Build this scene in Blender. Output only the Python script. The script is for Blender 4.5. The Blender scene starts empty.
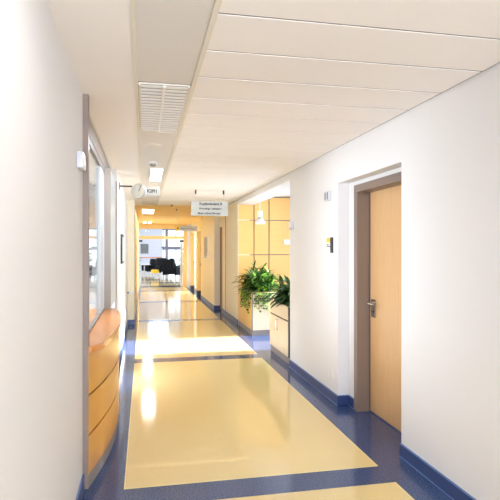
import bpy, bmesh, math, random
from mathutils import Vector, Matrix
random.seed(7)
SC = bpy.context.scene
COL = SC.collection
PI = math.pi

# ------------------------------------------------------------------ camera
YAW = math.atan(106/515)
cd = bpy.data.cameras.new('camera'); cam = bpy.data.objects.new('camera', cd); COL.objects.link(cam)
cam.location = (0, 0, 1.56); cam.rotation_euler = (PI/2, 0, -YAW)
cd.sensor_width = 36; cd.lens = 36*515/500; cd.shift_y = -0.002
cd.clip_start = .05; cd.clip_end = 300
SC.camera = cam

# ------------------------------------------------------------------ sky and sun
w = bpy.data.worlds.new('world'); SC.world = w; w.use_nodes = True
nt = w.node_tree; bg = nt.nodes['Background']
bg.inputs['Color'].default_value = (.78, .88, 1.0, 1); bg.inputs['Strength'].default_value = 3.0

sd = bpy.data.lights.new('sun', 'SUN'); sun = bpy.data.objects.new('sun', sd); COL.objects.link(sun)
sd.energy = 30; sd.angle = math.radians(1.5); sd.color = (.95, .98, 1)
sun.rotation_euler = Vector((-1, .02, -.33)).to_track_quat('-Z', 'Y').to_euler()

def area(name, loc, sx, sy, power, color=(1, 1, 1), direction=(0, 0, -1)):
    l = bpy.data.lights.new(name, 'AREA'); l.shape = 'RECTANGLE'; l.size = sx; l.size_y = sy
    l.energy = power; l.color = (color[0]*.90, color[1]*.97, color[2]*1.12)
    o = bpy.data.objects.new(name, l); COL.objects.link(o)
    o.location = loc; o.rotation_euler = Vector(direction).to_track_quat('-Z', 'Y').to_euler()
    return o
WARM = (1, .97, .92)
# daylight from the glazed bay, the office window and the hall window, plus a rear fill
area('fill_rear', (.75, -5.6, 1.25), 2.2, 2.3, 360, (.92, .96, 1.02), (0, 1, .62)).data.spread = math.radians(130)  # unseen fill added behind the camera, tilted up to brighten the ceiling
area('daylight_bay', (3.9, 8.5, 1.4), 3.2, 2.3, 85, (.93, .97, 1), (-1, 0, .12))
area('daylight_office', (-4.2, 4.75, 1.6), 2.2, 1.8, 90, (.97, .98, 1), (1, .12, 0)).data.spread = math.radians(120)
area('daylight_hall', (-5.7, 29, 1.6), 12, 2.4, 420, (.92, .95, .97), (1, 0, 0))
area('daylight_hall_east', (5.7, 29, 1.6), 12, 2.4, 260, (.92, .95, .97), (-1, 0, 0))
for i, y in enumerate((-2.6, 1.2)):
    area('ceiling_lamp_light', (.125, y, 2.545), .26, 1.2, 5, WARM)  # unseen lamps added above and behind the viewer to light the near corridor
area('ceiling_lamp_light', (.16, 7.15, 2.545), .12, 1.2, 2.5, WARM)
area('fill_round_cover', (.088, 5.13, 2.55), .1, .1, 14, WARM)  # lamp added under the plain round cover to brighten the middle of the corridor
area('ceiling_lamp_light', (.125, 13.9, 2.545), .28, 1.5, 20, (1, .93, .8))
area('ceiling_lamp_light', (.125, 18.6, 2.545), .28, .5, 20, (1, .93, .8))
area('fill_office', (-1.6, 6.2, 2.52), 1.2, 2.4, 120, (1, 1, 1))  # added lamp without a fixture, brightens the office seen through the glass
for x in (-2.5, .8, 3):
    for y in (24.5, 30):
        area('hall_lamp_light', (x, y, 2.93), 1.1, 1.1, 40, (.92, .96, 1))

area('fill_side_rooms', (3.9, 18.6, 1.5), 4.4, 2.0, 330, (1, 1, .98), (-1, 0, 0))  # lamp added inside the closed side room to brighten the glazed doors
SC.view_settings.view_transform = 'Standard'; SC.view_settings.look = 'None'
SC.view_settings.gamma = 1; SC.view_settings.use_curve_mapping = False
SC.view_settings.exposure = 0.2

# ------------------------------------------------------------------ materials
def srgb(r, g, b):
    f = lambda c: (c/255/12.92) if c/255 <= .04045 else ((c/255+.055)/1.055)**2.4
    return (f(r), f(g), f(b), 1)
def mat(name, rgb, rough=.5, metal=0, var=.03, scale=8, stretch=(1, 1, 1), bump=0, emit=0, spec=.5, coat=0, rgb2=None, trans=0):
    m = bpy.data.materials.new(name); m.use_nodes = True; t = m.node_tree; N = t.nodes; L = t.links
    p = N['Principled BSDF']; c = srgb(*rgb)
    c2 = srgb(*rgb2) if rgb2 else tuple(max(0, x*(1-var*3)) for x in c[:3])+(1,)
    tc = N.new('ShaderNodeTexCoord'); mp = N.new('ShaderNodeMapping'); mp.inputs['Scale'].default_value = stretch
    no = N.new('ShaderNodeTexNoise'); no.inputs['Scale'].default_value = scale; no.inputs['Detail'].default_value = 4
    mx = N.new('ShaderNodeMix'); mx.data_type = 'RGBA'; mx.inputs[6].default_value = c; mx.inputs[7].default_value = c2
    L.new(tc.outputs['Object'], mp.inputs[0]); L.new(mp.outputs[0], no.inputs[0]); L.new(no.outputs[0], mx.inputs[0])
    L.new(mx.outputs[2], p.inputs['Base Color'])
    p.inputs['Roughness'].default_value = rough; p.inputs['Metallic'].default_value = metal
    p.inputs['Specular IOR Level'].default_value = spec; p.inputs['Coat Weight'].default_value = coat
    p.inputs['Transmission Weight'].default_value = trans
    if emit:
        p.inputs['Emission Color'].default_value = c; p.inputs['Emission Strength'].default_value = emit
    if bump:
        b = N.new('ShaderNodeBump'); b.inputs['Strength'].default_value = bump; b.inputs['Distance'].default_value = .004
        L.new(no.outputs[0], b.inputs['Height']); L.new(b.outputs[0], p.inputs['Normal'])
    return m
def wood(name, a, b, rough=.35, grain=(14, 14, 1.2), coat=0):
    return mat(name, a, rough, 0, 0, 3, grain, rgb2=b, coat=coat)
M = {}
M['wall'] = mat('white_paint', (232, 229, 226), .75, scale=180, var=.01, bump=.08)
M['cream'] = mat('cream_paint', (240, 230, 203), .7, scale=180, var=.01, bump=.06)
M['yellow'] = mat('yellow_paint', (234, 200, 132), .6, scale=60, var=.02)
M['ceiling'] = mat('ceiling_paint', (243, 236, 229), .8, scale=120, var=.01)
M['panel'] = mat('ceiling_panel', (243, 236, 229), .6, scale=60, var=.01)
M['strip'] = mat('ceiling_strip', (220, 214, 207), .6, scale=60, var=.01)
M['strip_edge'] = mat('strip_edge', (226, 218, 202), .5, var=.01)
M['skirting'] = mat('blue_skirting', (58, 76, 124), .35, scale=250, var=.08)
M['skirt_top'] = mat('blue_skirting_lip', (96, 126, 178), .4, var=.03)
M['steel_taupe'] = mat('taupe_painted_steel', (134, 115, 102), .45, var=.01)
M['steel_grey'] = mat('grey_painted_steel', (150, 140, 130), .45, var=.01)
M['alu'] = mat('brushed_aluminium', (176, 176, 174), .32, .85, scale=40, stretch=(1, 1, 12))
M['chrome'] = mat('satin_steel', (190, 186, 180), .25, .95, var=.02)
M['door_wood'] = wood('beech_door', (222, 180, 128), (206, 160, 106), .42)
M['counter'] = wood('counter_beech', (222, 158, 60), (208, 140, 44), .3, (1.2, 1.2, 16), .1)
M['ledge'] = wood('ledge_beech', (222, 148, 70), (208, 130, 54), .25, (8, 1, 8), .15)
M['clad'] = wood('maple_cladding', (238, 190, 112), (230, 178, 98), .45, (1.2, 1.2, 14))
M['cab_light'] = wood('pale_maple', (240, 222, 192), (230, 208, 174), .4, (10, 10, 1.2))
M['cab_wood'] = wood('honey_maple', (232, 186, 112), (222, 172, 96), .4, (10, 10, 1.2))
M['dark'] = mat('charcoal_plastic', (38, 38, 42), .4, var=.02)
M['joint'] = mat('grey_joint', (140, 134, 130), .5)
M['white_plastic'] = mat('white_plastic', (236, 234, 230), .35, var=.01)
M['grey_plastic'] = mat('grey_plastic', (205, 205, 208), .35, var=.01)
M['brown'] = mat('brown_edge', (128, 88, 44), .4)
M['black_fabric'] = mat('black_leather', (14, 14, 18), .7, var=.05, spec=.15)
M['yellow_fab'] = mat('yellow_fabric', (236, 196, 40), .7)
M['sign'] = mat('sign_plate', (190, 191, 182), .35, var=.01)
M['sign_grey'] = mat('sign_plate_grey', (206, 204, 196), .35, var=.01)
M['sign_yellow'] = mat('sign_yellow', (255, 208, 20), .35, var=.01)
M['ink'] = mat('sign_ink', (62, 62, 66), .6, var=.01)
M['soil'] = mat('potting_soil', (44, 28, 20), .9, scale=60, var=.2, bump=.6)
M['terracotta'] = mat('terracotta', (150, 78, 44), .7, var=.05)
M['leaf'] = mat('leaf_green', (66, 108, 40), .38, scale=6, rgb2=(34, 72, 22))
M['leaf_dark'] = mat('leaf_dark_green', (48, 94, 46), .35, scale=6, rgb2=(26, 60, 30))
M['leaf_lime'] = mat('leaf_lime', (150, 190, 66), .4, scale=12, rgb2=(96, 156, 48))
M['stem'] = mat('plant_stem', (98, 110, 50), .6)
M['tree'] = mat('tree_foliage', (96, 124, 84), .8, scale=4, rgb2=(66, 92, 60))
M['picture'] = mat('picture_print', (150, 152, 150), .5, scale=3, rgb2=(70, 78, 84))
M['violet'] = mat('violet_grey_steel', (120, 120, 136), .45)
M['hall_wall'] = mat('hall_paint', (222, 226, 238), .7, var=.01)
M['lamp'] = mat('lamp_diffuser', (255, 252, 244), .5, emit=3, var=0)
M['exit'] = mat('exit_sign_green', (60, 190, 120), .5, emit=1.2, var=0)
M['paper'] = mat('paper', (240, 240, 236), .6, var=.01)
M['orange'] = mat('orange_rail', (226, 156, 110), .5)
M['pale_glass'] = mat('painted_glass_reflection', (206, 216, 222), .3, var=.01)  # opaque pale colour standing in for reflections in the side glass
M['seam'] = mat('dark_seam', (70, 44, 34), .7)
M['seam_grey'] = mat('ceiling_seam', (120, 113, 104), .8)
M['board'] = mat('notice_board', (168, 164, 162), .6)
M['clock_face'] = mat('clock_face', (206, 200, 184), .5, var=.01)
M['sign_dim'] = mat('clear_sign', (168, 166, 158), .4, var=.01)
M['desk'] = wood('desk_top', (236, 196, 130), (226, 180, 110), .3, (1, 8, 8))

def glass_mat(name, tint=(.97, .99, .98), rough=0.0):
    m = bpy.data.materials.new(name); m.use_nodes = True; t = m.node_tree; N = t.nodes; L = t.links
    N.remove(N['Principled BSDF']); out = N['Material Output']
    tr = N.new('ShaderNodeBsdfTransparent'); tr.inputs[0].default_value = (*tint, 1)
    gl = N.new('ShaderNodeBsdfGlossy'); gl.inputs['Roughness'].default_value = rough
    fr = N.new('ShaderNodeFresnel'); fr.inputs['IOR'].default_value = 1.3
    mx = N.new('ShaderNodeMixShader')
    fm = N.new('ShaderNodeMath'); fm.operation = 'MULTIPLY'; fm.inputs[1].default_value = .6; L.new(fr.outputs[0], fm.inputs[0]); L.new(fm.outputs[0], mx.inputs[0]); L.new(tr.outputs[0], mx.inputs[1]); L.new(gl.outputs[0], mx.inputs[2]); L.new(mx.outputs[0], out.inputs[0])
    return m
M['glass'] = glass_mat('window_glass')
M['glass_green'] = glass_mat('window_glass_edge', (.8, .88, .88))

def floor_mat():
    m = bpy.data.materials.new('speckled_linoleum'); m.use_nodes = True; t = m.node_tree; N = t.nodes; L = t.links
    p = N['Principled BSDF']
    g = N.new('ShaderNodeNewGeometry'); sx = N.new('ShaderNodeSeparateXYZ'); L.new(g.outputs['Position'], sx.inputs[0])
    def math_(op, a, b=None, c=None):
        n = N.new('ShaderNodeMath'); n.operation = op
        for i, v in enumerate((a, b, c)):
            if v is None: continue
            if isinstance(v, (int, float)): n.inputs[i].default_value = v
            else: L.new(v, n.inputs[i])
        return n.outputs[0]
    X, Y = sx.outputs[0], sx.outputs[1]
    inx = math_('MULTIPLY', math_('GREATER_THAN', X, -.12), math_('LESS_THAN', X, 1.64))
    # cross bands every 4.05 m
    ym = math_('FLOORED_MODULO', math_('SUBTRACT', Y, 3.18), 4.03)
    iny = math_('GREATER_THAN', ym, .27)
    cor = math_('MULTIPLY', inx, iny)
    cor = math_('MULTIPLY', cor, math_('LESS_THAN', Y, 21.0))
    # the hall beyond: cream with blue bands
    hm = math_('GREATER_THAN', math_('FLOORED_MODULO', math_('ADD', Y, .2), 2.4), .7)
    hall = math_('MULTIPLY', hm, math_('GREATER_THAN', Y, 21.0))
    msk = math_('MAXIMUM', cor, hall)
    # joint line round the cream fields
    j1 = math_('MULTIPLY', math_('GREATER_THAN', X, -.128), math_('LESS_THAN', X, 1.650))
    jy = math_('MULTIPLY', math_('GREATER_THAN', ym, .258), 1.0)
    jl = math_('SUBTRACT', math_('MULTIPLY', math_('MULTIPLY', j1, jy), math_('LESS_THAN', Y, 21)), cor)
    no = N.new('ShaderNodeTexNoise'); no.inputs['Scale'].default_value = 110; no.inputs['Detail'].default_value = 2
    L.new(g.outputs['Position'], no.inputs[0])
    sp = N.new('ShaderNodeValToRGB'); sp.color_ramp.elements[0].position = .38; sp.color_ramp.elements[1].position = .62
    L.new(no.outputs[0], sp.inputs[0])
    def mix(f, a, b):
        n = N.new('ShaderNodeMix'); n.data_type = 'RGBA'
        for s, v in ((0, f), (6, a), (7, b)):
            if isinstance(v, tuple): n.inputs[s].default_value = v
            else: L.new(v, n.inputs[s])
        return n.outputs[2]
    cream = mix(sp.outputs[0], srgb(230, 204, 142), srgb(238, 214, 154))
    blue = mix(sp.outputs[0], srgb(34, 52, 94), srgb(80, 98, 138))
    c = mix(msk, blue, cream); c = mix(jl, c, srgb(248, 226, 160))
    L.new(c, p.inputs['Base Color'])
    n2 = N.new('ShaderNodeTexNoise'); n2.inputs['Scale'].default_value = 9; n2.inputs['Detail'].default_value = 3
    L.new(g.outputs['Position'], n2.inputs[0])
    b = N.new('ShaderNodeBump'); b.inputs['Strength'].default_value = .06; b.inputs['Distance'].default_value = .003
    L.new(n2.outputs[0], b.inputs['Height']); L.new(b.outputs[0], p.inputs['Normal'])
    p.inputs['Roughness'].default_value = .1; p.inputs['Specular IOR Level'].default_value = .42
    return m
M['floor'] = floor_mat()

# ------------------------------------------------------------------ mesh helpers
def tag(o, label=None, cat=None, group=None, kind=None):
    if label: o['label'] = label
    if cat: o['category'] = cat
    if group: o['group'] = group
    if kind: o['kind'] = kind
    return o
def empty(name, loc, label, cat, group=None, rz=0):
    o = bpy.data.objects.new(name, None); COL.objects.link(o); o.location = loc; o.rotation_euler.z = rz
    o.empty_display_size = .05
    return tag(o, label, cat, group)

class MB:
    def __init__(s): s.bm = bmesh.new()
    def box(s, x0, x1, y0, y1, z0, z1, bev=0):
        r = bmesh.ops.create_cube(s.bm, size=1)
        vs = r['verts']
        for v in vs:
            v.co = Vector(((x0+x1)/2+v.co.x*(x1-x0), (y0+y1)/2+v.co.y*(y1-y0), (z0+z1)/2+v.co.z*(z1-z0)))
        if bev:
            es = list({e for v in vs for e in v.link_edges})
            bmesh.ops.bevel(s.bm, geom=es, offset=bev, segments=2, profile=.7, affect='EDGES')
        return s
    def prism(s, pts, z0, z1, axis='z'):
        """extrude the outline pts; axis z: pts are (x,y); axis y: pts are (x,z); axis x: pts are (y,z)"""
        f = {'z': lambda a, b, c: (a, b, c), 'y': lambda a, b, c: (a, c, b), 'x': lambda a, b, c: (c, a, b)}[axis]
        lo = [s.bm.verts.new(f(a, b, z0)) for a, b in pts]; hi = [s.bm.verts.new(f(a, b, z1)) for a, b in pts]
        n = len(pts)
        fs = [s.bm.faces.new(lo), s.bm.faces.new(hi)]
        for i in range(n): fs.append(s.bm.faces.new((lo[i], lo[(i+1) % n], hi[(i+1) % n], hi[i])))
        bmesh.ops.recalc_face_normals(s.bm, faces=fs)
        return s
    def tube(s, pts, r, n=10):
        pts = [Vector(p) for p in pts]; rs = r if isinstance(r, (list, tuple)) else [r]*len(pts)
        rings = []
        for i, p in enumerate(pts):
            d = (pts[min(i+1, len(pts)-1)]-pts[max(i-1, 0)]).normalized()
            u = d.orthogonal().normalized() if i == 0 else (u-d*u.dot(d)).normalized()
            v = d.cross(u)
            rings.append([s.bm.verts.new(p+(u*math.cos(2*PI*k/n)+v*math.sin(2*PI*k/n))*rs[i]) for k in range(n)])
        fs = []
        for a, b in zip(rings, rings[1:]):
            for k in range(n): fs.append(s.bm.faces.new((a[k], a[(k+1) % n], b[(k+1) % n], b[k])))
        fs.append(s.bm.faces.new(rings[0][::-1])); fs.append(s.bm.faces.new(rings[-1]))
        bmesh.ops.recalc_face_normals(s.bm, faces=fs)
        return s
    def lathe(s, prof, n=28, axis='z', c=(0, 0, 0)):
        c = Vector(c); rings = []
        for r, h in prof:
            ring = []
            for k in range(n):
                a = 2*PI*k/n; x, y = r*math.cos(a), r*math.sin(a)
                ring.append(s.bm.verts.new(c+Vector({'z': (x, y, h), 'y': (x, h, y), 'x': (h, x, y)}[axis])))
            rings.append(ring)
        fs = []
        for a, b in zip(rings, rings[1:]):
            for k in range(n): fs.append(s.bm.faces.new((a[k], a[(k+1) % n], b[(k+1) % n], b[k])))
        fs.append(s.bm.faces.new(rings[0][::-1])); fs.append(s.bm.faces.new(rings[-1]))
        bmesh.ops.recalc_face_normals(s.bm, faces=fs)
        return s
    def leaf(s, base, d, length, width, droop=.5, seg=6, heart=False):
        """an arching, folded leaf"""
        p = Vector(base); d = Vector(d).normalized(); prev = None
        side = d.cross(Vector((0, 0, 1)))
        if side.length < .1: side = Vector((1, 0, 0))
        side.normalize()
        for i in range(seg+1):
            t = i/seg
            wd = width*(math.sin(PI*min(1, t*.92+.08))**.7 if not heart else (math.sin(PI*(t*.85+.15))**.8))*.5
            if i == seg: wd = width*.02
            up = side.cross(d).normalized()
            l = s.bm.verts.new(p-side*wd+up*wd*.35); c = s.bm.verts.new(p); r = s.bm.verts.new(p+side*wd+up*wd*.35)
            if prev:
                s.bm.faces.new((prev[0], prev[1], c, l)); s.bm.faces.new((prev[1], prev[2], r, c))
            prev = (l, c, r)
            p = p+d*length/seg; d = (d+Vector((0, 0, -droop/seg))).normalized()
        return s
    def build(s, name, m, parent=None, smooth=False, world=True):
        me = bpy.data.meshes.new(name); s.bm.to_mesh(me); s.bm.free()
        o = bpy.data.objects.new(name, me); COL.objects.link(o); me.materials.append(M[m] if isinstance(m, str) else m)
        if smooth:
            for p in me.polygons: p.use_smooth = True
            me.set_sharp_from_angle(angle=math.radians(40))
        if parent: o.parent = parent
        return o
def rel(parent, o):
    """parts are written in world coordinates; shift them under their parent"""
    root = parent
    off = Vector((0, 0, 0))
    while root: off += Vector(root.location); root = root.parent
    o.data.transform(Matrix.Translation(-off)); o.parent = parent
    return o
def struct(name, mb, m, **k):
    o = mb.build(name, m, **k); o['kind'] = 'structure'; return o
def part(name, mb, m, parent, label=None, **k):
    o = rel(parent, mb.build(name, m, **k))
    if label: o['label'] = label
    return o
def solo(name, mb, m, label, cat, group=None, **k):
    o = mb.build(name, m, **k)
    # put the origin at the thing's base
    vs = [v.co for v in o.data.vertices]
    c = Vector(((min(v.x for v in vs)+max(v.x for v in vs))/2, (min(v.y for v in vs)+max(v.y for v in vs))/2, min(v.z for v in vs)))
    o.data.transform(Matrix.Translation(-c)); o.location = c
    return tag(o, label, cat, group)
def text(name, s, size, loc, rot, m, parent, extrude=.0008, align='LEFT', bold=0):
    cu = bpy.data.curves.new(name, 'FONT'); cu.body = s; cu.size = size; cu.extrude = extrude; cu.align_x = align; cu.offset = bold
    tmp = bpy.data.objects.new('tmp', cu); COL.objects.link(tmp)
    bpy.context.view_layer.update()
    me = bpy.data.meshes.new_from_object(tmp.evaluated_get(bpy.context.evaluated_depsgraph_get()))
    COL.objects.unlink(tmp); bpy.data.objects.remove(tmp); bpy.data.curves.remove(cu)
    me.name = name; me.materials.clear(); me.materials.append(M[m])
    from mathutils import Euler
    me.transform(Matrix.Translation(Vector(loc)) @ Euler(rot).to_matrix().to_4x4())
    o = bpy.data.objects.new(name, me); COL.objects.link(o)
    return rel(parent, o)

H = 2.57; XR = 1.895; XL = -.39
# ------------------------------------------------------------------ structure
struct('floor', MB().box(-7, 7, -6, 38, -.1, 0), 'floor')
# ceilings
struct('ceiling', MB().box(-.6, -.055, -6, 12.1, H, H+.1).box(-5, -.5, 3.5, 9.6, H+.02, H+.1), 'ceiling')
struct('ceiling_backing', MB().box(-.06, .30, -6, 12.1, H+.03, H+.1).box(.30, 2.1, -6, 12.1, H+.004, H+.1), 'seam_grey')
mb = MB(); y = 2.19
ys = [2.19-.4165*k for k in range(1, 20)][::-1]+[2.19+.4165*k for k in range(0, 25)]
for a, b in zip(ys, ys[1:]):
    if a > 12.1: break
    mb.box(.31, XR-.012, a+.009, min(b, 12.1)-.009, H, H+.006)
struct('ceiling_panels', mb, 'panel')
struct('trim_1', MB().box(-.055, -.035, -6, 12.1, H-.008, H+.03).box(.285, .31, -6, 12.1, H-.008, H+.03), 'strip_edge')
st = MB()
for a, b in ((-6, 3.19), (4.5, 6.52), (7.8, 9.3), (9.31, 12.1)): st.box(-.035, .285, a+.003, b-.003, H+.004, H+.03)
st.box(-.035, .076, 6.52, 7.8, H+.004, H+.03).box(.244, .285, 6.52, 7.8, H+.004, H+.03)
struct('ceiling_strip', st, 'strip')
struct('ceiling_corridor_end', MB().box(-.6, 2.1, 12.1, 21.1, H-.01, H+.1), 'yellow')
struct('ceiling_lobby', MB().box(2.236, 6.6, 5.4, 10.6, 2.66, 2.76), 'ceiling')
struct('trim_2', MB().box(XR, 2.236, 6.58, 10.43, 2.475, 2.8), 'wall')
struct('ceiling_hall', MB().box(-6, 6, 21.1, 38, 3.0, 3.1), 'hall_wall')
# left wall, office front, white wall beyond
struct('wall_left', MB().box(-.6, XL, -6, 3.49, 0, H), 'wall')
struct('wall_left_middle', MB().box(-.5, -.335, 6.72, 10.9, 0, H), 'wall')
struct('wall_left_pier', MB().box(-.5, -.20, 10.9, 12.1, 0, H), 'cream')
struct('wall_left_far', MB().box(-.5, -.20, 12.1, 21.0, 0, H), 'yellow')
struct('wall_office_near', MB().box(-5, -.6, 3.38, 3.5, 0, H+.02), 'wall')
struct('wall_office_far', MB().box(-5, -1.75, 9.5, 9.6, 0, H+.02).box(-.85, -.5, 9.5, 9.6, 0, H+.02).box(-1.75, -.85, 9.5, 9.6, 0, .85).box(-1.75, -.85, 9.5, 9.6, 1.95, H+.02), 'wall')
struct('wall_office_side', MB().box(-5, -4.9, 3.5, 9.6, 0, .9).box(-5, -4.9, 3.5, 9.6, 2.3, H+.02).box(-5, -4.9, 3.5, 4, .9, 2.3).box(-5, -4.9, 9, 9.6, .9, 2.3), 'wall')
# right wall with the door recess
rw = MB().box(XR, 2.2, -6, 3.562, 0, H+.05).box(XR, 2.2, 3.562, 4.854, 2.215, H+.05).box(XR, 2.2, 4.854, 6.58, 0, H+.05)
rw.box(2.012, 2.2, 3.562, 3.70, 0, 2.215).box(2.012, 2.2, 4.66, 4.854, 0, 2.215).box(2.012, 2.2, 3.70, 4.66, 2.14, 2.215)
struct('wall_right', rw, 'wall')
struct('wall_rear', MB().box(-.6, 2.2, -6.1, -6, 0, H+.1), 'wall')
struct('wall_right_middle', MB().box(XR, 2.15, 10.46, 12.6, 0, H), 'cream')
pw = MB().box(1.775, 2.15, 13.2, 16.3, 0, H)
pw.box(XR, 2.15, 12.6, 13.2, 2.12, H).box(1.95, 2.15, 12.6, 13.2, 0, 2.12)
struct('wall_right_pier', pw, 'cream')
struct('wall_right_far', MB().box(1.86, 2.15, 16.3, 21, 2.17, H).box(1.90, 2.15, 20.86, 20.95, 0, 2.17).box(1.90, 2.15, 17.27, 17.65, 0, 2.17).box(1.90, 2.15, 19.69, 20.04, 0, 2.17), 'cream')
struct('wall_side_room', MB().box(2.15, 4.1, 16.0, 16.1, 0, 2.7).box(4.0, 4.1, 16.1, 21, 0, 2.7), 'wall')  # unseen side room, added to hold the light behind the glazed doors
struct('ceiling_side_room', MB().box(2.15, 4.1, 16.0, 21, 2.7, 2.8), 'ceiling')
# lobby shell
struct('wall_lobby_near', MB().box(2.2, 3.4, 5.4, 5.5, 0, 2.76), 'wall')
struct('wall_lobby_side', MB().box(3.4, 3.5, 5.4, 7.2, 0, 2.76).box(3.4, 3.5, 7.2, 10.6, 2.62, 2.76).box(3.4, 3.5, 9.95, 10.6, 0, 2.76), 'wall')
# lobby back wall clad in maple
struct('wall_lobby_far', MB().box(XR+.005, 3.4, 10.475, 10.6, 0, 2.7), 'joint')
mb = MB()
cx = [1.9, 2.236, 2.556, 3.4]; cz = [0.02, .77, 1.44, 2.158, 2.64]
for i in range(3):
    for k in range(4):
        mb.box(cx[i]+.011, cx[i+1]-.011, 10.45, 10.476, cz[k]+.009, cz[k+1]-.009)
struct('trim_3', mb, 'clad')
# skirtings
def skirt(name, mb_pts):
    """each run: x0,x1,y0,y1"""
    a = MB(); b = MB()
    for x0, x1, y0, y1 in mb_pts:
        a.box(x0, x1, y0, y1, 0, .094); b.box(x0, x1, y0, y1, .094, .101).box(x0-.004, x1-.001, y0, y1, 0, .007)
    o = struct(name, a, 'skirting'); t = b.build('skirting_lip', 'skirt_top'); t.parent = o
    return o
skirt('baseboard_right', [(XR-.012, XR, -6, 3.562), (XR-.012, XR, 4.854, 6.58), (XR-.012, 2.012, 4.842, 4.854), (2.0, 2.012, 4.70, 4.842), (XR, 2.012, 3.562, 3.574), (XR-.012, XR, 10.43, 12.6)])
skirt('baseboard_right_far', [(1.763, 1.775, 13.2, 16.3), (1.763, 1.95, 13.188, 13.2)])
skirt('baseboard_left', [(XL, XL+.012, -6, 3.487)])
skirt('baseboard_left_middle', [(-.335, -.323, 6.75, 10.888), (-.335, -.19, 10.888, 10.9), (-.2, -.188, 10.9, 21)])
# pale floor weld beside the skirting
# ------------------------------------------------------------------ right door
d = bpy.data.objects.new('door_1', None); COL.objects.link(d); d.location = (2.1, 4.16, 0); d['kind'] = 'structure'
fr = MB()
fr.box(2.0, 2.16, 4.625, 4.66, 0, 2.14).box(2.0, 2.16, 3.70, 3.735, 0, 2.14).box(2.0, 2.16, 3.735, 4.625, 2.105, 2.14)
fr.box(1.998, 2.012, 4.66, 4.70, 0, 2.175).box(1.998, 2.012, 3.66, 3.70, 0, 2.175).box(1.998, 2.012, 3.70, 4.66, 2.14, 2.175)
part('door_frame', fr, 'steel_taupe', d)
part('door_leaf', MB().box(2.13, 2.17, 3.738, 4.622, .012, 2.10, .002), 'door_wood', d)
part('door_seal', MB().box(2.126, 2.13, 4.613, 4.622, .01, 2.10).box(2.126, 2.13, 3.738, 4.622, 0, .012), 'skirting', d)
hy = 4.53
hd = part('door_handle', MB().box(2.118, 2.131, hy-.045, hy+.045, .915, 1.085, .006), 'chrome', d)
part('lever', MB().tube([(2.118, hy, 1.05), (2.075, hy, 1.05), (2.066, hy-.006, 1.05), (2.066, hy-.02, 1.05)], .011).tube([(2.066, hy+.012, 1.05), (2.064, hy-.02, 1.05), (2.064, hy-.05, 1.049), (2.066, hy-.12, 1.047)], [.011, .012, .011, .010]), 'chrome', hd, smooth=True)
part('lock_cylinder', MB().lathe([(.0, 2.108), (.010, 2.108), (.010, 2.119)], 14, 'x', (0, hy, .97)), 'dark', hd)

# ------------------------------------------------------------------ fittings on right wall
def wall_box(name, yc, zc, sy, sz, m, label, cat, depth=.012, x=XR, rock=None):
    r = empty(name, (x-depth/2, yc, zc), label, cat)
    part('housing', MB().box(x-depth, x, yc-sy/2, yc+sy/2, zc-sz/2, zc+sz/2, .003), m, r)
    if rock == 'rocker':
        part('rocker', MB().box(x-depth-.004, x-depth, yc-sy*.32, yc+sy*.32, zc-sz*.32, zc+sz*.32, .0015), m, r)
    if rock == 'socket':
        part('socket_insert', MB().lathe([(.0, 0), (.019, 0), (.024, -.006), (.026, -.006)], 20, 'x', (x-depth, yc, zc)), m, r)
        part('contact_hole', MB().lathe([(.0, -.0063), (.003, -.0063), (.003, -.001)], 8, 'x', (x-depth, yc-.009, zc)).lathe([(.0, -.0063), (.003, -.0063), (.003, -.001)], 8, 'x', (x-depth, yc+.009, zc)), 'dark', r)
    return r
r = wall_box('room_display', 5.105, 2.112, .13, .10, 'grey_plastic', 'small pale grey box high on the white wall left of the beech door', 'wall unit', .03)
for ya in (5.13, 5.06): part('grille', MB().box(XR-.033, XR-.03, ya, ya+.025, 2.075, 2.15), 'joint', r)
wall_box('light_switch', 5.05, 1.043, .08, .08, 'white_plastic', 'white light switch on the white wall below the yellow and white room sign', 'switch', rock='rocker')
wall_box('wall_socket', 5.05, .277, .08, .08, 'white_plastic', 'white wall socket low on the white wall just above the blue skirting', 'socket', rock='socket')
r = wall_box('alarm_box', 6.47, 1.868, .14, .10, 'grey_plastic', 'small grey box at the far corner of the white wall near the lobby opening', 'wall unit', .03)
part('front_cover', MB().box(XR-.034, XR-.03, 6.42, 6.52, 1.83, 1.905), 'white_plastic', r)
r = empty('room_sign', (XR-.006, 5.06, 1.6), 'white room sign with yellow corner and dark edge beside the beech door', 'sign')
part('sign_plate', MB().box(XR-.010, XR, 5.035, 5.150, 1.524, 1.676), 'paper', r)
part('yellow_field', MB().box(XR-.012, XR-.010, 5.045, 5.150, 1.628, 1.676), 'sign_yellow', r)
part('dark_edge', MB().box(XR-.016, XR, 4.985, 5.035, 1.520, 1.680), 'dark', r)
text('lettering', 'R 1.04\nUntersuchung', .018, (XR-.0115, 5.14, 1.60), (PI/2, 0, -PI/2), 'ink', r)

# white control plate on the maple cladding
r = empty('control_plate', (2.94, 10.44, 1.70), 'white control plate on the yellow maple wall beside the corner of the white wall', 'switch')
part('housing', MB().box(2.87, 3.03, 10.42, 10.45, 1.655, 1.755, .004), 'white_plastic', r)
part('rocker', MB().box(2.885, 2.945, 10.415, 10.42, 1.67, 1.74).box(2.955, 3.015, 10.415, 10.42, 1.67, 1.74), 'white_plastic', r)

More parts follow.
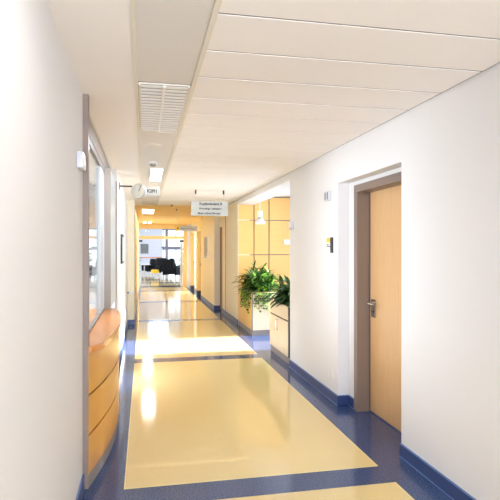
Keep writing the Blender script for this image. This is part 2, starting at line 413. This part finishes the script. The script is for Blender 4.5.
# ------------------------------------------------------------------ office front: posts, header, glass, counter
r = empty('window_1', (-.40, 5, 0), None, None); r['kind'] = 'structure'
part('window_post', MB().box(-.40, -.354, 3.49, 3.55, 0, H-.005), 'steel_taupe', r)
part('window_post', MB().box(-.41, -.345, 5.59, 5.66, .93, 2.41), 'steel_grey', r)
part('window_post', MB().box(-.36, -.335, 6.66, 6.72, 0, 2.41), 'steel_grey', r)
part('window_header', MB().box(-.46, -.40, 3.5, 6.72, 2.41, H-.03), 'steel_grey', r)
part('cornice', MB().box(-.46, -.388, 3.5, 6.72, H-.03, H), 'strip_edge', r)
part('window_rail', MB().box(-.44, -.405, 3.5, 5.59, 2.36, 2.41).box(-.44, -.405, 3.5, 5.59, .925, .94), 'joint', r)
part('pane', MB().box(-.425, -.415, 3.5, 5.59, .94, 2.36), 'glass', r)
part('pane', MB().box(-.358, -.348, 5.66, 6.66, .93, 2.41), 'pale_glass', r, 'side glass pane with its pale reflection put into the colour')
part('window_frame', MB().box(-.45, -.412, 5.15, 5.59, .94, 2.36), 'pale_glass', r)

def arc(off=0, n=24, ya=3.50, yb=5.80, base=-.355, sag=.13, end=.12):
    yc = (ya+yb)/2; h = (yb-ya)/2; pts = []
    for i in range(n+1):
        t = -1+2*i/n
        pts.append((base+off+sag*(1-t*t), yc+t*h))
    return pts
r = empty('reception_counter', (-.35, 4.6, 0), 'bowed beech reception counter with grey plinth under the office glass', 'counter')
def bow(z0, z1, off, back=-.46, m='counter', name='front_panel', **k):
    pts = arc(off, **k); pts = pts+[(back, pts[-1][1]), (back, pts[0][1])]
    return part(name, MB().prism(pts, z0, z1), m, r, smooth=True)
bow(0, .085, 0, m='steel_grey', name='plinth')
for z0, z1 in ((.092, .340), (.354, .600), (.614, .885)): bow(z0, z1, .004)
bow(.085, .885, -.006, m='seam', name='seam_backing')
# ledge with a rounded far end
pts = [(-.335, 3.50)]+[(x+.02, y_) for x, y_ in arc(0, ya=3.25, yb=6.0) if 3.5 < y_ < 5.15]
x0, y0 = pts[-1]
pts += [(-.236, 5.25), (-.247, 5.40), (-.268, 5.55), (-.30, 5.68), (-.35, 5.77), (-.41, 5.80), (-.70, 5.80), (-.70, 3.50)]
part('ledge', MB().prism(pts, .885, .925), 'ledge', r, smooth=True)

# things in the office
r = empty('office_desk', (-1.3, 5.4, 0), 'pale wooden office desk behind the reception glass', 'desk')
part('desk_top', MB().box(-1.6, -.75, 4.0, 7.9, .71, .74, .004), 'desk', r)
for x, y_ in ((-1.55, 4.1), (-.82, 4.1), (-1.55, 7.8), (-.82, 7.8)): part('leg', MB().box(x, x+.05, y_-.03, y_+.03, 0, .71), 'alu', r)
wn = bpy.data.objects.new('window_2', None); COL.objects.link(wn); wn.location = (-1.3, 9.5, 0); wn['kind'] = 'structure'
part('window_frame', MB().box(-1.75, -1.70, 9.5, 9.56, .85, 1.95).box(-.90, -.85, 9.5, 9.56, .85, 1.95).box(-1.7, -.9, 9.5, 9.56, .85, .90).box(-1.7, -.9, 9.5, 9.56, 1.90, 1.95), 'white_plastic', wn)
part('pane', MB().box(-1.7, -.9, 9.525, 9.535, .9, 1.9), 'glass', wn)
mb = MB()
for k in range(9): mb.box(-1.69, -.91, 9.47, 9.495, .93+k*.05, .935+k*.05)
solo('window_blind', mb, 'grey_plastic', 'grey slatted blind across the lower part of the office window', 'blind')
# trees outside the office window
for (x, y_, s_, lb) in ((-2.2, 18, 1.3, 'smaller grey-green leafy tree, nearer one outside the office window'), (-3.6, 20, 1.6, 'larger grey-green leafy tree, farther one outside the office window')):
    r = empty('tree', (x, y_, 0), lb, 'tree', 'trees outside the office window')
    part('trunk', MB().tube([(x, y_, 0), (x, y_, .7)], .08), 'stem', r)
    mb = MB()
    for k in range(260):
        a = random.uniform(0, 2*PI); e = random.uniform(-.9, 1.4); rr = s_*.5*random.uniform(.5, 1)
        p = Vector((x+rr*math.cos(a)*math.cos(e), y_+rr*math.sin(a)*math.cos(e), 1.0+rr*math.sin(e)))
        mb.leaf(p, (random.uniform(-1, 1), random.uniform(-1, 1), random.uniform(-.4, .6)), .22, .14, .4, 3)
    part('foliage', mb, 'tree', r)

# box on the near left wall
r = empty('motion_sensor', (-.38, 3.33, 2.02), 'white rounded wall box high on the left wall beside the taupe post', 'sensor')
part('housing', MB().box(XL, -.352, 3.17, 3.34, 2.04, 2.138, .012), 'grey_plastic', r, smooth=True)
part('lens', MB().box(-.3525, -.349, 3.2, 3.31, 2.06, 2.10), 'white_plastic', r)
# dark framed panel seen edge-on, and low rail
r = empty('wall_plaque', (-.32, 7.98, 1.36), 'narrow dark framed panel seen edge-on on the sunlit white wall left', 'picture')
part('frame', MB().box(-.335, -.307, 7.72, 8.24, 1.345, 1.775), 'dark', r)
part('print', MB().box(-.307, -.304, 7.76, 8.20, 1.385, 1.735), 'paper', r)
r = empty('bumper_rail', (-.26, 10.86, .64), 'short white rail with round grey end on the cream pier at left', 'rail')
part('rail', MB().box(-.33, -.21, 10.855, 10.9, .63, .69, .008), 'white_plastic', r)
part('end_cap', MB().lathe([(.0, 10.83), (.022, 10.835), (.025, 10.855)], 16, 'y', (-.325, 0, .665)), 'joint', r, 'grey round end')

# ------------------------------------------------------------------ clock on a black arm
r = empty('corridor_clock', (-.06, 7.3, 2.36), 'round white two-faced clock on a black arm from the left wall', 'clock')
part('bracket', MB().tube([(-.335, 7.3, 2.425), (-.16, 7.3, 2.425)], .011), 'dark', r, 'black arm')
part('mounting_plate', MB().box(-.335, -.328, 7.25, 7.35, 2.38, 2.47), 'dark', r)
def disc(name, c, ang, rad, th, m, parent):
    mb = MB().lathe([(.0, 0), (rad*.9, 0), (rad, th*.3), (rad, th*.7), (rad*.9, th), (.0, th)], 36, 'y')
    bmesh.ops.transform(mb.bm, matrix=Matrix.Translation(c) @ Matrix.Rotation(ang, 4, 'Z'), verts=mb.bm.verts)
    return part(name, mb, m, parent, smooth=True)
cc = Vector((-.068, 7.3, 2.36))
disc('case', cc+Vector((-.02, -.01, 0)), math.radians(-28), .108, .06, 'sign_dim', r)
disc('clock_face', cc+Vector((-.024, -.018, 0)), math.radians(-28), .096, .01, 'clock_face', r)
disc('clock_face', cc+Vector((.028, -.012, 0)), math.radians(22), .092, .02, 'sign', r)
hnd = MB().box(-.004, .004, -.004, .0, -.01, .085)
bmesh.ops.transform(hnd.bm, matrix=Matrix.Translation(cc+Vector((0, -.07, 0))) @ Matrix.Rotation(math.radians(22), 4, 'Y'), verts=hnd.bm.verts)
part('clock_hand', hnd, 'dark', r)

# small hanging sign with dark letters
r = empty('hanging_sign', (.12, 7.5, 2.30), 'small pale sign with dark letters hanging right of the round clock', 'sign')
part('sign_plate', MB().box(.02, .225, 7.495, 7.501, 2.325, 2.455), 'sign_dim', r)
part('hanger', MB().tube([(.04, 7.498, 2.45), (.04, 7.498, 2.574)], .002, 6), 'joint', r)
part('hanger', MB().tube([(.21, 7.498, 2.45), (.21, 7.498, 2.574)], .002, 6), 'joint', r)
text('lettering', 'K2PI1', .062, (.04, 7.4945, 2.368), (PI/2, 0, 0), 'ink', r, bold=.0025)

# ------------------------------------------------------------------ ceiling fittings
r = empty('ceiling_vent', (.125, 3.85, 2.56), 'white louvred ventilation grille in the grey ceiling strip', 'vent')
part('frame', MB().box(-.032, -.02, 3.2, 4.49, 2.558, 2.575).box(.270, .282, 3.2, 4.49, 2.558, 2.575).box(-.02, .27, 3.2, 3.212, 2.566, 2.575).box(-.02, .27, 4.475, 4.49, 2.558, 2.575), 'strip_edge', r)
part('centre_bar', MB().box(.117, .133, 3.215, 4.475, 2.556, 2.575), 'white_plastic', r)
part('backing', MB().box(-.02, .27, 3.215, 4.475, 2.592, 2.598), 'board', r)
for xa, xb in ((-.02, .117), (.133, .27)):
    mb = MB(); n = 18
    for k in range(n):
        y_ = 3.222+k*1.25/n
        mb.box(xa, xb, y_, y_+.042, 2.562, 2.566)
    part('louvres', mb, 'white_plastic', r)
r = empty('round_diffuser', (.088, 5.13, 2.56), 'flat round cream cover in the ceiling strip before the smoke detector', 'ceiling fitting')
part('rim', MB().lathe([(.0, 2.568), (.075, 2.566), (.082, 2.570), (.082, 2.576)], 32, 'z', (.088, 5.13, 0)), 'strip_edge', r, smooth=True)
part('cover', MB().lathe([(.0, 2.562), (.052, 2.563), (.056, 2.567)], 32, 'z', (.088, 5.13, 0)), 'strip', r, smooth=True)
r = empty('smoke_detector', (.10, 6.1, 2.52), 'white round smoke detector with grey middle on the ceiling strip', 'detector')
part('base', MB().lathe([(.0, 2.574), (.052, 2.574), (.052, 2.555), (.046, 2.550), (.0, 2.550)], 28, 'z', (.10, 6.1, 0)), 'white_plastic', r, smooth=True)
part('sensor_cap', MB().lathe([(.0, 2.551), (.036, 2.551), (.036, 2.535), (.026, 2.522), (.0, 2.520)], 28, 'z', (.10, 6.1, 0)), 'joint', r, smooth=True)
def lum(y0, y1, x0, x1, label, z=2.566):
    r = empty('ceiling_light', ((x0+x1)/2, (y0+y1)/2, z), label, 'ceiling light')
    part('frame', MB().box(x0-.008, x0, y0, y1, z-.003, z+.01).box(x1, x1+.008, y0, y1, z-.003, z+.01).box(x0-.008, x1+.008, y0-.01, y0, z-.003, z+.01).box(x0-.008, x1+.008, y1, y1+.01, z-.003, z+.01), 'strip_edge', r)
    part('diffuser', MB().box(x0, x1, y0, y1, z, z+.008), 'lamp', r)
lum(6.54, 7.78, .085, .235, 'bright rectangular ceiling light in the white ceiling strip beside the clock')
lum(13.1, 14.75, -.04, .25, 'bright wide ceiling light, nearest one in the golden ceiling', 2.549)
lum(19.2, 20.2, -.04, .09, 'small bright ceiling light, left of the pair in the golden ceiling', 2.549)
lum(19.2, 20.2, .15, .28, 'small bright ceiling light, right of the pair in the golden ceiling', 2.549)
lum(.6, 1.8, -.02, .26, 'unseen rectangular ceiling light added in the strip above the viewer')  # this one and the next are added out of view for their light
lum(-3.2, -2.0, -.02, .26, 'unseen rectangular ceiling light added in the strip behind the viewer')
for (x, y_, lb) in ((.62, 11.9, 'small dark ceiling sprinkler, left of two before the golden ceiling'), (.80, 13.0, 'small dark ceiling sprinkler, right one just past the start of the golden ceiling')):
    r = empty('sprinkler', (x, y_, 2.52), lb, 'sprinkler')
    zc = H if y_ < 12 else H-.01
    part('rosette', MB().lathe([(.0, zc), (.03, zc), (.026, zc-.008), (.0, zc-.008)], 16, 'z', (x, y_, 0)), 'chrome', r)
    part('nozzle', MB().lathe([(.0, zc-.008), (.012, zc-.008), (.012, zc-.035), (.02, zc-.037), (.0, zc-.04)], 12, 'z', (x, y_, 0)), 'dark', r)

# ------------------------------------------------------------------ hanging signs
r = empty('direction_sign', (1.105, 8.8, 2.13), 'large pale three-row direction sign with grey lettering hanging from the ceiling', 'sign')
x0, x1 = .785, 1.423
for k, (a, b, s_, sz, xo) in enumerate(((2.292, 2.378, 'Kopfambulanz R', .060, .14), (2.214, 2.289, 'Neurologie Aufnahme', .043, .14), (2.131, 2.211, 'Mutter-Kind-Chirurgie', .043, .115))):
    sp = part('sign_panel', MB().box(x0, x1, 8.79, 8.81, a, b, .002), 'sign', r)
    t = text('lettering', s_, sz, (x0+xo, 8.788, (a+b)/2-sz*.33), (PI/2, 0, 0), 'ink', sp, bold=.0018)
for x in (.865, 1.345):
    hg = part('hanger', MB().tube([(x, 8.8, 2.378), (x, 8.8, 2.56)], .0025, 6), 'grey_plastic', r)
    part('ceiling_clip', MB().box(x-.012, x+.012, 8.785, 8.815, 2.50, 2.57), 'dark', hg, 'black ceiling clip')
r = empty('ward_sign', (1.09, 13.7, 2.035), 'long narrow hanging sign with a yellow left end, farther down the corridor', 'sign')
part('sign_panel', MB().box(.925, 1.385, 13.69, 13.71, 2.035, 2.165, .002), 'sign_grey', r)
part('yellow_end', MB().box(.80, .925, 13.69, 13.71, 2.035, 2.165, .002), 'sign_yellow', r, 'yellow square with a dark symbol')
part('symbol', MB().box(.85, .89, 13.685, 13.69, 2.085, 2.125), 'ink', r)
text('lettering', 'Station Ambulanz', .05, (.945, 13.688, 2.085), (PI/2, 0, 0), 'ink', r)
for x in (.84, 1.35): part('hanger', MB().tube([(x, 13.7, 2.165), (x, 13.7, 2.56)], .003, 6), 'grey_plastic', r)

# ------------------------------------------------------------------ pendant lamp in lobby
r = empty('pendant_lamp', (2.013, 8.9, 2.0), 'small white bell pendant lamp hanging before the maple wall', 'lamp')
P = (2.013, 8.9, 0)
part('cord', MB().tube([(2.013, 8.9, 2.23), (2.013, 8.9, 2.475)], .004, 6), 'white_plastic', r)
part('lamp_holder', MB().lathe([(.0, 2.24), (.026, 2.236), (.042, 2.228), (.044, 2.125), (.04, 2.12), (0, 2.12)], 28, 'z', P), 'white_plastic', r, smooth=True)
part('lamp_collar', MB().lathe([(.040, 2.12), (.050, 2.112), (.056, 2.095), (.03, 2.1)], 28, 'z', P), 'alu', r, 'grey collar')
part('lamp_shade', MB().lathe([(.05, 2.098), (.06, 2.092), (.086, 2.04), (.09, 2.003), (.086, 2.003), (.08, 2.038), (.054, 2.088), (.05, 2.092)], 36, 'z', P), 'white_plastic', r, smooth=True)

# ------------------------------------------------------------------ planter cabinets
def rim(x0, x1, y0, y1, z0, z1, t, m, parent, name='planter_rim'):
    part(name, MB().box(x0, x1, y0, y0+t, z0, z1).box(x0, x1, y1-t, y1, z0, z1).box(x0, x0+t, y0+t, y1-t, z0, z1).box(x1-t, x1, y0+t, y1-t, z0, z1), m, parent)
x0, x1, y0, y1 = 1.905, 2.36, 6.66, 7.74
r = empty('planter_cabinet', ((x0+x1)/2, (y0+y1)/2, 0), 'pale maple planter cabinet with handled doors at the end of white wall', 'cabinet')
part('body', MB().box(x0+.02, x1, y0, y1, .095, .66), 'cab_wood', r)
rim(x0+.02, x1, y0, y1, .66, .775, .03, 'cab_wood', r)
part('plinth', MB().box(x0+.012, x1-.01, y0, y1-.005, 0, .094), 'steel_grey', r)
part('edge_strip', MB().box(x0-.002, x0+.02, y0, y0+.045, .095, .775), 'dark', r)
dr = part('drawer', MB().box(x0, x0+.02, y0+.05, y1, .592, .775, .002), 'cab_light', r)
part('shadow_gap', MB().box(x0+.012, x0+.02, y0+.045, y1, .568, .592), 'dark', r)
for a, b in ((y0+.05, 7.222), (7.232, y1)):
    q = part('door', MB().box(x0, x0+.018, a, b, .098, .568, .002), 'cab_light', r)
    if b == y1: part('handle', MB().tube([(x0, 7.27, .53), (x0-.026, 7.27, .53), (x0-.026, 7.27, .39), (x0, 7.27, .39)], .006, 8), 'chrome', q)
x0, x1, y0, y1 = 1.90, 2.75, 9.05, 10.44
r = empty('planter_cabinet', ((x0+x1)/2, (y0+y1)/2, 0), 'maple planter cabinet under the trailing plant, standing against the maple wall', 'cabinet')
part('body', MB().box(x0+.018, x1, y0+.018, y1, .095, .66), 'cab_wood', r)
rim(x0+.018, x1, y0+.018, y1, .66, .775, .03, 'cab_wood', r)
part('plinth', MB().box(x0+.01, x1-.01, y0+.01, y1, 0, .094), 'steel_grey', r)
part('side_panel', MB().box(x0, x0+.018, y0+.02, 9.74, .098, .775, .002).box(x0, x0+.018, 9.75, y1, .098, .775, .002), 'cab_wood', r)
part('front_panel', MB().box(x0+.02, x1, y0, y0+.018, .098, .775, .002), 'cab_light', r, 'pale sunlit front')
part('edge_strip', MB().box(x0-.002, x0+.02, y0-.002, y0+.02, .095, .775), 'joint', r)

# plants
def plant(name, label, c, rx, ry, z, kinds, trail=0, pot='soil'):
    cx_, cy_ = c
    r = empty(name, (cx_, cy_, z-.12), label, 'plant')
    part('soil', MB().box(cx_-rx, cx_+rx, cy_-ry, cy_+ry, z-.08, z-.01), 'soil', r)
    fo = {}
    st = MB()
    for (m, n, lo, hi, wd, droop, elo, ehi, hgt) in kinds:
        mb = fo.setdefault(m, MB())
        for k in range(n):
            a = random.uniform(0, 2*PI)
            b = Vector((cx_+rx*.75*random.uniform(-1, 1), cy_+ry*.85*random.uniform(-1, 1), z+random.uniform(-.01, hgt)*random.uniform(.5, 1.1)))
            e = random.uniform(elo, ehi)
            mb.leaf(b, (math.cos(a)*math.cos(e), math.sin(a)*math.cos(e), math.sin(e)), random.uniform(lo, hi), wd*random.uniform(.7, 1.2), droop*random.uniform(.6, 1.3))
            if k % 5 == 0: st.tube([(b.x, b.y, z-.03), b], .003, 5)
    mbv = fo.setdefault('leaf_lime', MB())
    for k in range(trail):
        yy = cy_+ry*random.uniform(-1, .9)
        p = Vector((cx_-rx*.9, yy, z+.03)); q = [p.copy()]
        side = random.random() < .45
        if side: p = Vector((cx_-rx+random.uniform(0, rx*1.2), cy_-ry, z+.03)); q = [p.copy()]
        out = Vector((0, -1, 0)) if side else Vector((-1, 0, 0))
        L_ = random.uniform(.1, .42)
        p = p+out*random.uniform(.06, .10)+Vector((0, 0, .02)); q.append(p.copy())
        nn = int(L_/.045)
        for j in range(nn):
            p = p+Vector((random.uniform(-.012, .012), random.uniform(-.02, .02), -.045)); q.append(p.copy())
            a = random.uniform(0, 2*PI)
            mb_ = mbv if random.random() < .6 else fo['leaf']
            mb_.leaf(p, (math.cos(a), math.sin(a), .1), random.uniform(.05, .085), .05, 1.6, 4, True)
        st.tube(q, .0025, 5)
    part('stems', st, 'stem', r)
    for m, mb in fo.items(): part('foliage', mb, m, r, smooth=True)
    return r
plant('potted_plant', 'bushy green plant with trailing vines spilling over the farther planter cabinet', (2.16, 9.62), .22, .54, .76,
      [('leaf', 190, .30, .50, .05, 1.3, .1, 1.3, .26), ('leaf_dark', 70, .25, .45, .05, 1.2, .1, 1.2, .22), ('leaf_lime', 190, .12, .22, .08, 1.2, -.3, 1.2, .34), ('leaf', 130, .10, .2, .075, 1.2, -.3, 1.2, .36)], 48)
plant('potted_plant', 'dark green broad-leaved plant in the nearer planter cabinet beside the white wall', (2.15, 7.24), .19, .44, .765,
      [('leaf_dark', 120, .22, .40, .08, 1.2, .0, 1.2, .16), ('leaf', 90, .2, .38, .07, 1.2, .1, 1.3, .24), ('leaf_lime', 34, .12, .2, .06, 1.2, -.1, 1.0, .26)], 0)

# ------------------------------------------------------------------ far corridor: doors and yellow pilasters
struct('trim_4', MB().box(XR-.006, XR, 12.06, 12.1, 0, H), 'joint')
r = bpy.data.objects.new('door_2', None); COL.objects.link(r); r.location = (1.93, 12.8, 0); r['kind'] = 'structure'
part('door_leaf', MB().box(1.925, 1.95, 12.62, 13.19, .01, 2.11), 'brown', r)
for i, (y0, y1) in enumerate(((16.34, 17.26), (17.66, 19.68), (20.05, 20.85))):
    r = bpy.data.objects.new('door_%d' % (3+i), None); COL.objects.link(r); r.location = (1.93, (y0+y1)/2, 0); r['kind'] = 'structure'
    lf = part('door_leaf', MB().box(1.872, 1.898, y0, y0+.06, .01, 2.15).box(1.872, 1.898, y1-.18, y1, .01, 2.15).box(1.872, 1.898, y0+.06, y1-.18, .01, .12).box(1.872, 1.898, y0+.06, y1-.18, 2.08, 2.15), 'white_plastic', r)
    part('pane', MB().box(1.882, 1.888, y0+.06, y1-.18, .12, 2.08), 'glass', r)
    hl = part('door_handle', MB().box(1.864, 1.872, y1-.16, y1-.10, .95, 1.13), 'dark', r)
    part('lever', MB().tube([(1.872, y1-.13, 1.05), (1.835, y1-.13, 1.05), (1.835, y1-.24, 1.05)], .01, 8), 'dark', hl)
for (y0, y1, lb) in ((17.28, 17.62, 'yellow wall pilaster with black foot, nearest one past the cream wall'), (19.70, 20.0, 'yellow wall pilaster with black foot, next to the glazed portal')):
    r = empty('pilaster', (1.82, (y0+y1)/2, 0), lb, 'pilaster', 'yellow pilasters between the white doors')
    part('shaft', MB().box(1.75, 1.898, y0, y1, .16, 2.165), 'yellow', r)
    part('foot', MB().box(1.742, 1.898, y0-.008, y1, 0, .16), 'dark', r)
r = empty('notice_board', (1.765, 14.9, 1.3), 'grey notice board on the cream wall beyond the hanging signs', 'board')
part('frame', MB().box(1.755, 1.775, 14.5, 15.35, 1.30, 1.92), 'alu', r)
part('board', MB().box(1.752, 1.755, 14.54, 15.31, 1.36, 1.88), 'board', r)
solo('wall_lamp', MB().box(1.80, 1.86, 16.7, 16.85, 2.25, 2.42, .01), 'sign_yellow', 'small amber box lamp high on the far right wall above the white doors', 'lamp')

# portal at the corridor's end
r = bpy.data.objects.new('door_6', None); COL.objects.link(r); r.location = (.7, 21, 0); r['kind'] = 'structure'
part('door_frame', MB().box(-.24, -.18, 20.95, 21.08, 0, 2.56).box(1.56, 1.70, 20.95, 21.08, 0, 2.56).box(-.18, 1.56, 20.95, 21.08, 1.96, 2.08).box(-.18, 1.56, 20.95, 21.08, 2.37, 2.56), 'yellow', r)
part('transom_pane', MB().box(-.18, 1.56, 21.0, 21.012, 2.08, 2.37), 'glass', r)
part('door_closer', MB().box(1.40, 1.56, 20.88, 20.95, 1.84, 1.92).box(-.18, -.06, 20.88, 20.95, 1.84, 1.92), 'dark', r)
dl = part('door_leaf', MB().box(1.50, 1.55, 21.1, 21.14, .02, 1.94).box(1.50, 1.55, 21.9, 21.94, .02, 1.94).box(1.50, 1.55, 21.14, 21.9, 1.86, 1.94).box(1.50, 1.55, 21.14, 21.9, .02, .12), 'white_plastic', r)
part('pane', MB().box(1.52, 1.53, 21.14, 21.9, .12, 1.86), 'glass', dl)
solo('exit_sign', MB().box(.55, .72, 21.2, 21.24, 1.975, 2.06), 'exit', 'small green exit sign hanging just past the glazed portal', 'sign')
struct('wall_portal_right', MB().box(1.70, 2.15, 20.95, 21.08, 0, 3.05).box(2.15, 6, 21.0, 21.1, 0, 3.05), 'hall_wall')
struct('wall_portal_left', MB().box(-6, -.24, 21.0, 21.1, 0, 3.05), 'hall_wall')
struct('wall_portal_top', MB().box(-.24, 1.70, 20.95, 21.1, 2.56, 3.05), 'yellow')
# hall
struct('wall_far', MB().box(-6, 1.3, 37, 37.1, 0, 3), 'hall_wall')
struct('wall_hall_left', MB().box(-6, -5.9, 21, 37, 0, 3), 'hall_wall')
struct('wall_hall_right', MB().box(5.9, 6, 21, 37, 0, 3), 'hall_wall')
r = bpy.data.objects.new('window_3', None); COL.objects.link(r); r.location = (3.4, 37, 0); r['kind'] = 'structure'
fm = MB()
for x in (1.32, 1.62, 2.2, 3.0, 4.0, 5.9): fm.box(x, x+.06, 36.98, 37.06, 0, 3)
fm.box(1.3, 6, 36.98, 37.06, 1.5, 1.62).box(1.3, 6, 36.98, 37.06, 2.9, 3).box(1.3, 6, 36.98, 37.06, 0, .1)
part('window_frame', fm, 'violet', r)
part('pane', MB().box(1.3, 6, 37.01, 37.02, 0, 3), 'glass', r)
solo('handrail', MB().box(-5.5, 1.2, 36.93, 37.0, .93, .99), 'orange', 'thin orange rail along the far wall of the hall', 'rail')
r = empty('column', (1.6, 33.5, 0), 'violet-grey steel column standing in the hall behind the chairs', 'column')
part('shaft', MB().box(1.33, 1.50, 33.4, 33.57, 0, 3.0), 'violet', r)
part('cross_beam', MB().box(1.1, 1.33, 33.45, 33.52, 1.60, 1.72).box(1.5, 2.4, 33.45, 33.52, 1.60, 1.72), 'violet', r)
r = empty('wall_picture', (.03, 36.95, 1.25), 'grey-toned landscape picture on the far wall of the hall', 'picture')
part('frame', MB().box(-.25, .32, 36.96, 37.0, 1.22, 1.93), 'grey_plastic', r)
part('print', MB().box(-.23, .30, 36.95, 36.96, 1.24, 1.91), 'picture', r)

def chair(label, x, y, rz, sc=1, group=None):
    r = empty('lounge_chair', (x, y, 0), label, 'chair', group)
    def P(n, mb, m, l=None): o = mb.build(n, m, smooth=True); o.parent = r; return o
    P('seat', MB().box(-.30, .30, -.30, .26, .26, .44, .05), 'black_fabric')
    P('backrest', MB().prism([(.20, .30), (.32, .30), (.44, 1.0), (.38, 1.06), (.30, 1.0)], -.30, .30, 'x'), 'black_fabric')
    for s_ in (-1, 1):
        P('armrest', MB().box(s_*.35-.05, s_*.35+.05, -.30, .30, .22, .62, .03), 'black_fabric')
        for t_ in (-.26, .24): P('leg', MB().tube([(s_*.32, t_, 0), (s_*.32, t_, .24)], .018, 8), 'chrome')
    r.rotation_euler.z = rz; r.scale = (sc, sc, sc)
    return r
G = 'black lounge chairs in the far hall'
chair('black leather lounge chair, largest and nearest of the group in the hall', 1.42, 27.0, 2.6, .98, G)
chair('black leather lounge chair, right edge of the group in the hall', 1.86, 28.6, 1.8, 1.0, G)
chair('black leather lounge chair in the middle of the hall group behind the nearest', 1.12, 30.0, .4, .98, G)
chair('black leather lounge chair behind the low yellow stool', .60, 31.3, -.5, .9, G)
chair('black leather lounge chair, leftmost of the hall group', .22, 32.6, -1.2, .9, G)
r = empty('yellow_stool', (.58, 28.3, 0), 'low round yellow stool before the black chairs', 'stool')
part('seat', MB().lathe([(.0, .26), (.19, .26), (.21, .30), (.21, .41), (.18, .44), (.0, .45)], 24, 'z', (.58, 28.3, 0)), 'yellow_fab', r, smooth=True)
for a in range(4): part('leg', MB().tube([(.58+.13*math.cos(a*PI/2), 28.3+.13*math.sin(a*PI/2), .26), (.58+.17*math.cos(a*PI/2), 28.3+.17*math.sin(a*PI/2), 0)], .014, 6), 'chrome', r)
r = empty('side_table', (.02, 30.2, 0), 'small white table at the left of the black chairs', 'table')
part('table_top', MB().lathe([(.0, .66), (.34, .66), (.34, .69), (.0, .69)], 28, 'z', (.02, 30.2, 0)), 'white_plastic', r)
part('stem', MB().tube([(.02, 30.2, .02), (.02, 30.2, .66)], .03, 10), 'alu', r)
part('foot', MB().lathe([(.0, 0), (.2, 0), (.2, .015), (.0, .03)], 24, 'z', (.02, 30.2, 0)), 'alu', r)
for (x, y, lb, s_) in ((-.42, 24.6, 'tall leafy plant at the left edge of the glazed portal', 1.0), (1.98, 27.6, 'tall leafy plant at the right behind the black chairs', 1.15)):
    r = empty('floor_plant', (x, y, 0), lb, 'plant')
    part('pot', MB().lathe([(.0, 0), (.15, 0), (.19, .34), (.17, .34), (.16, .30), (.0, .30)], 24, 'z', (x, y, 0)), 'grey_plastic', r, smooth=True)
    mb = MB(); st = MB().tube([(x, y, .3), (x+.02, y, 1.0*s_)], .012, 6)
    for k in range(110):
        a = random.uniform(0, 2*PI); zz = random.uniform(.4, 1.15*s_)
        mb.leaf((x+.05*math.cos(a), y+.05*math.sin(a), zz), (math.cos(a), math.sin(a), .5), random.uniform(.2, .34), .08, 1.1, 4)
    part('stem', st, 'stem', r); part('foliage', mb, 'leaf_dark', r)
# glazed bay of the lobby (outside the picture, source of the sunlight)
r = bpy.data.objects.new('window_4', None); COL.objects.link(r); r.location = (3.45, 8.6, 0); r['kind'] = 'structure'
part('window_frame', MB().box(3.41, 3.47, 7.2, 7.26, 0, 2.62).box(3.41, 3.47, 9.89, 9.95, 0, 2.62).box(3.41, 3.47, 7.26, 9.89, 2.56, 2.62).box(3.41, 3.47, 7.26, 9.89, 0, .05), 'alu', r)
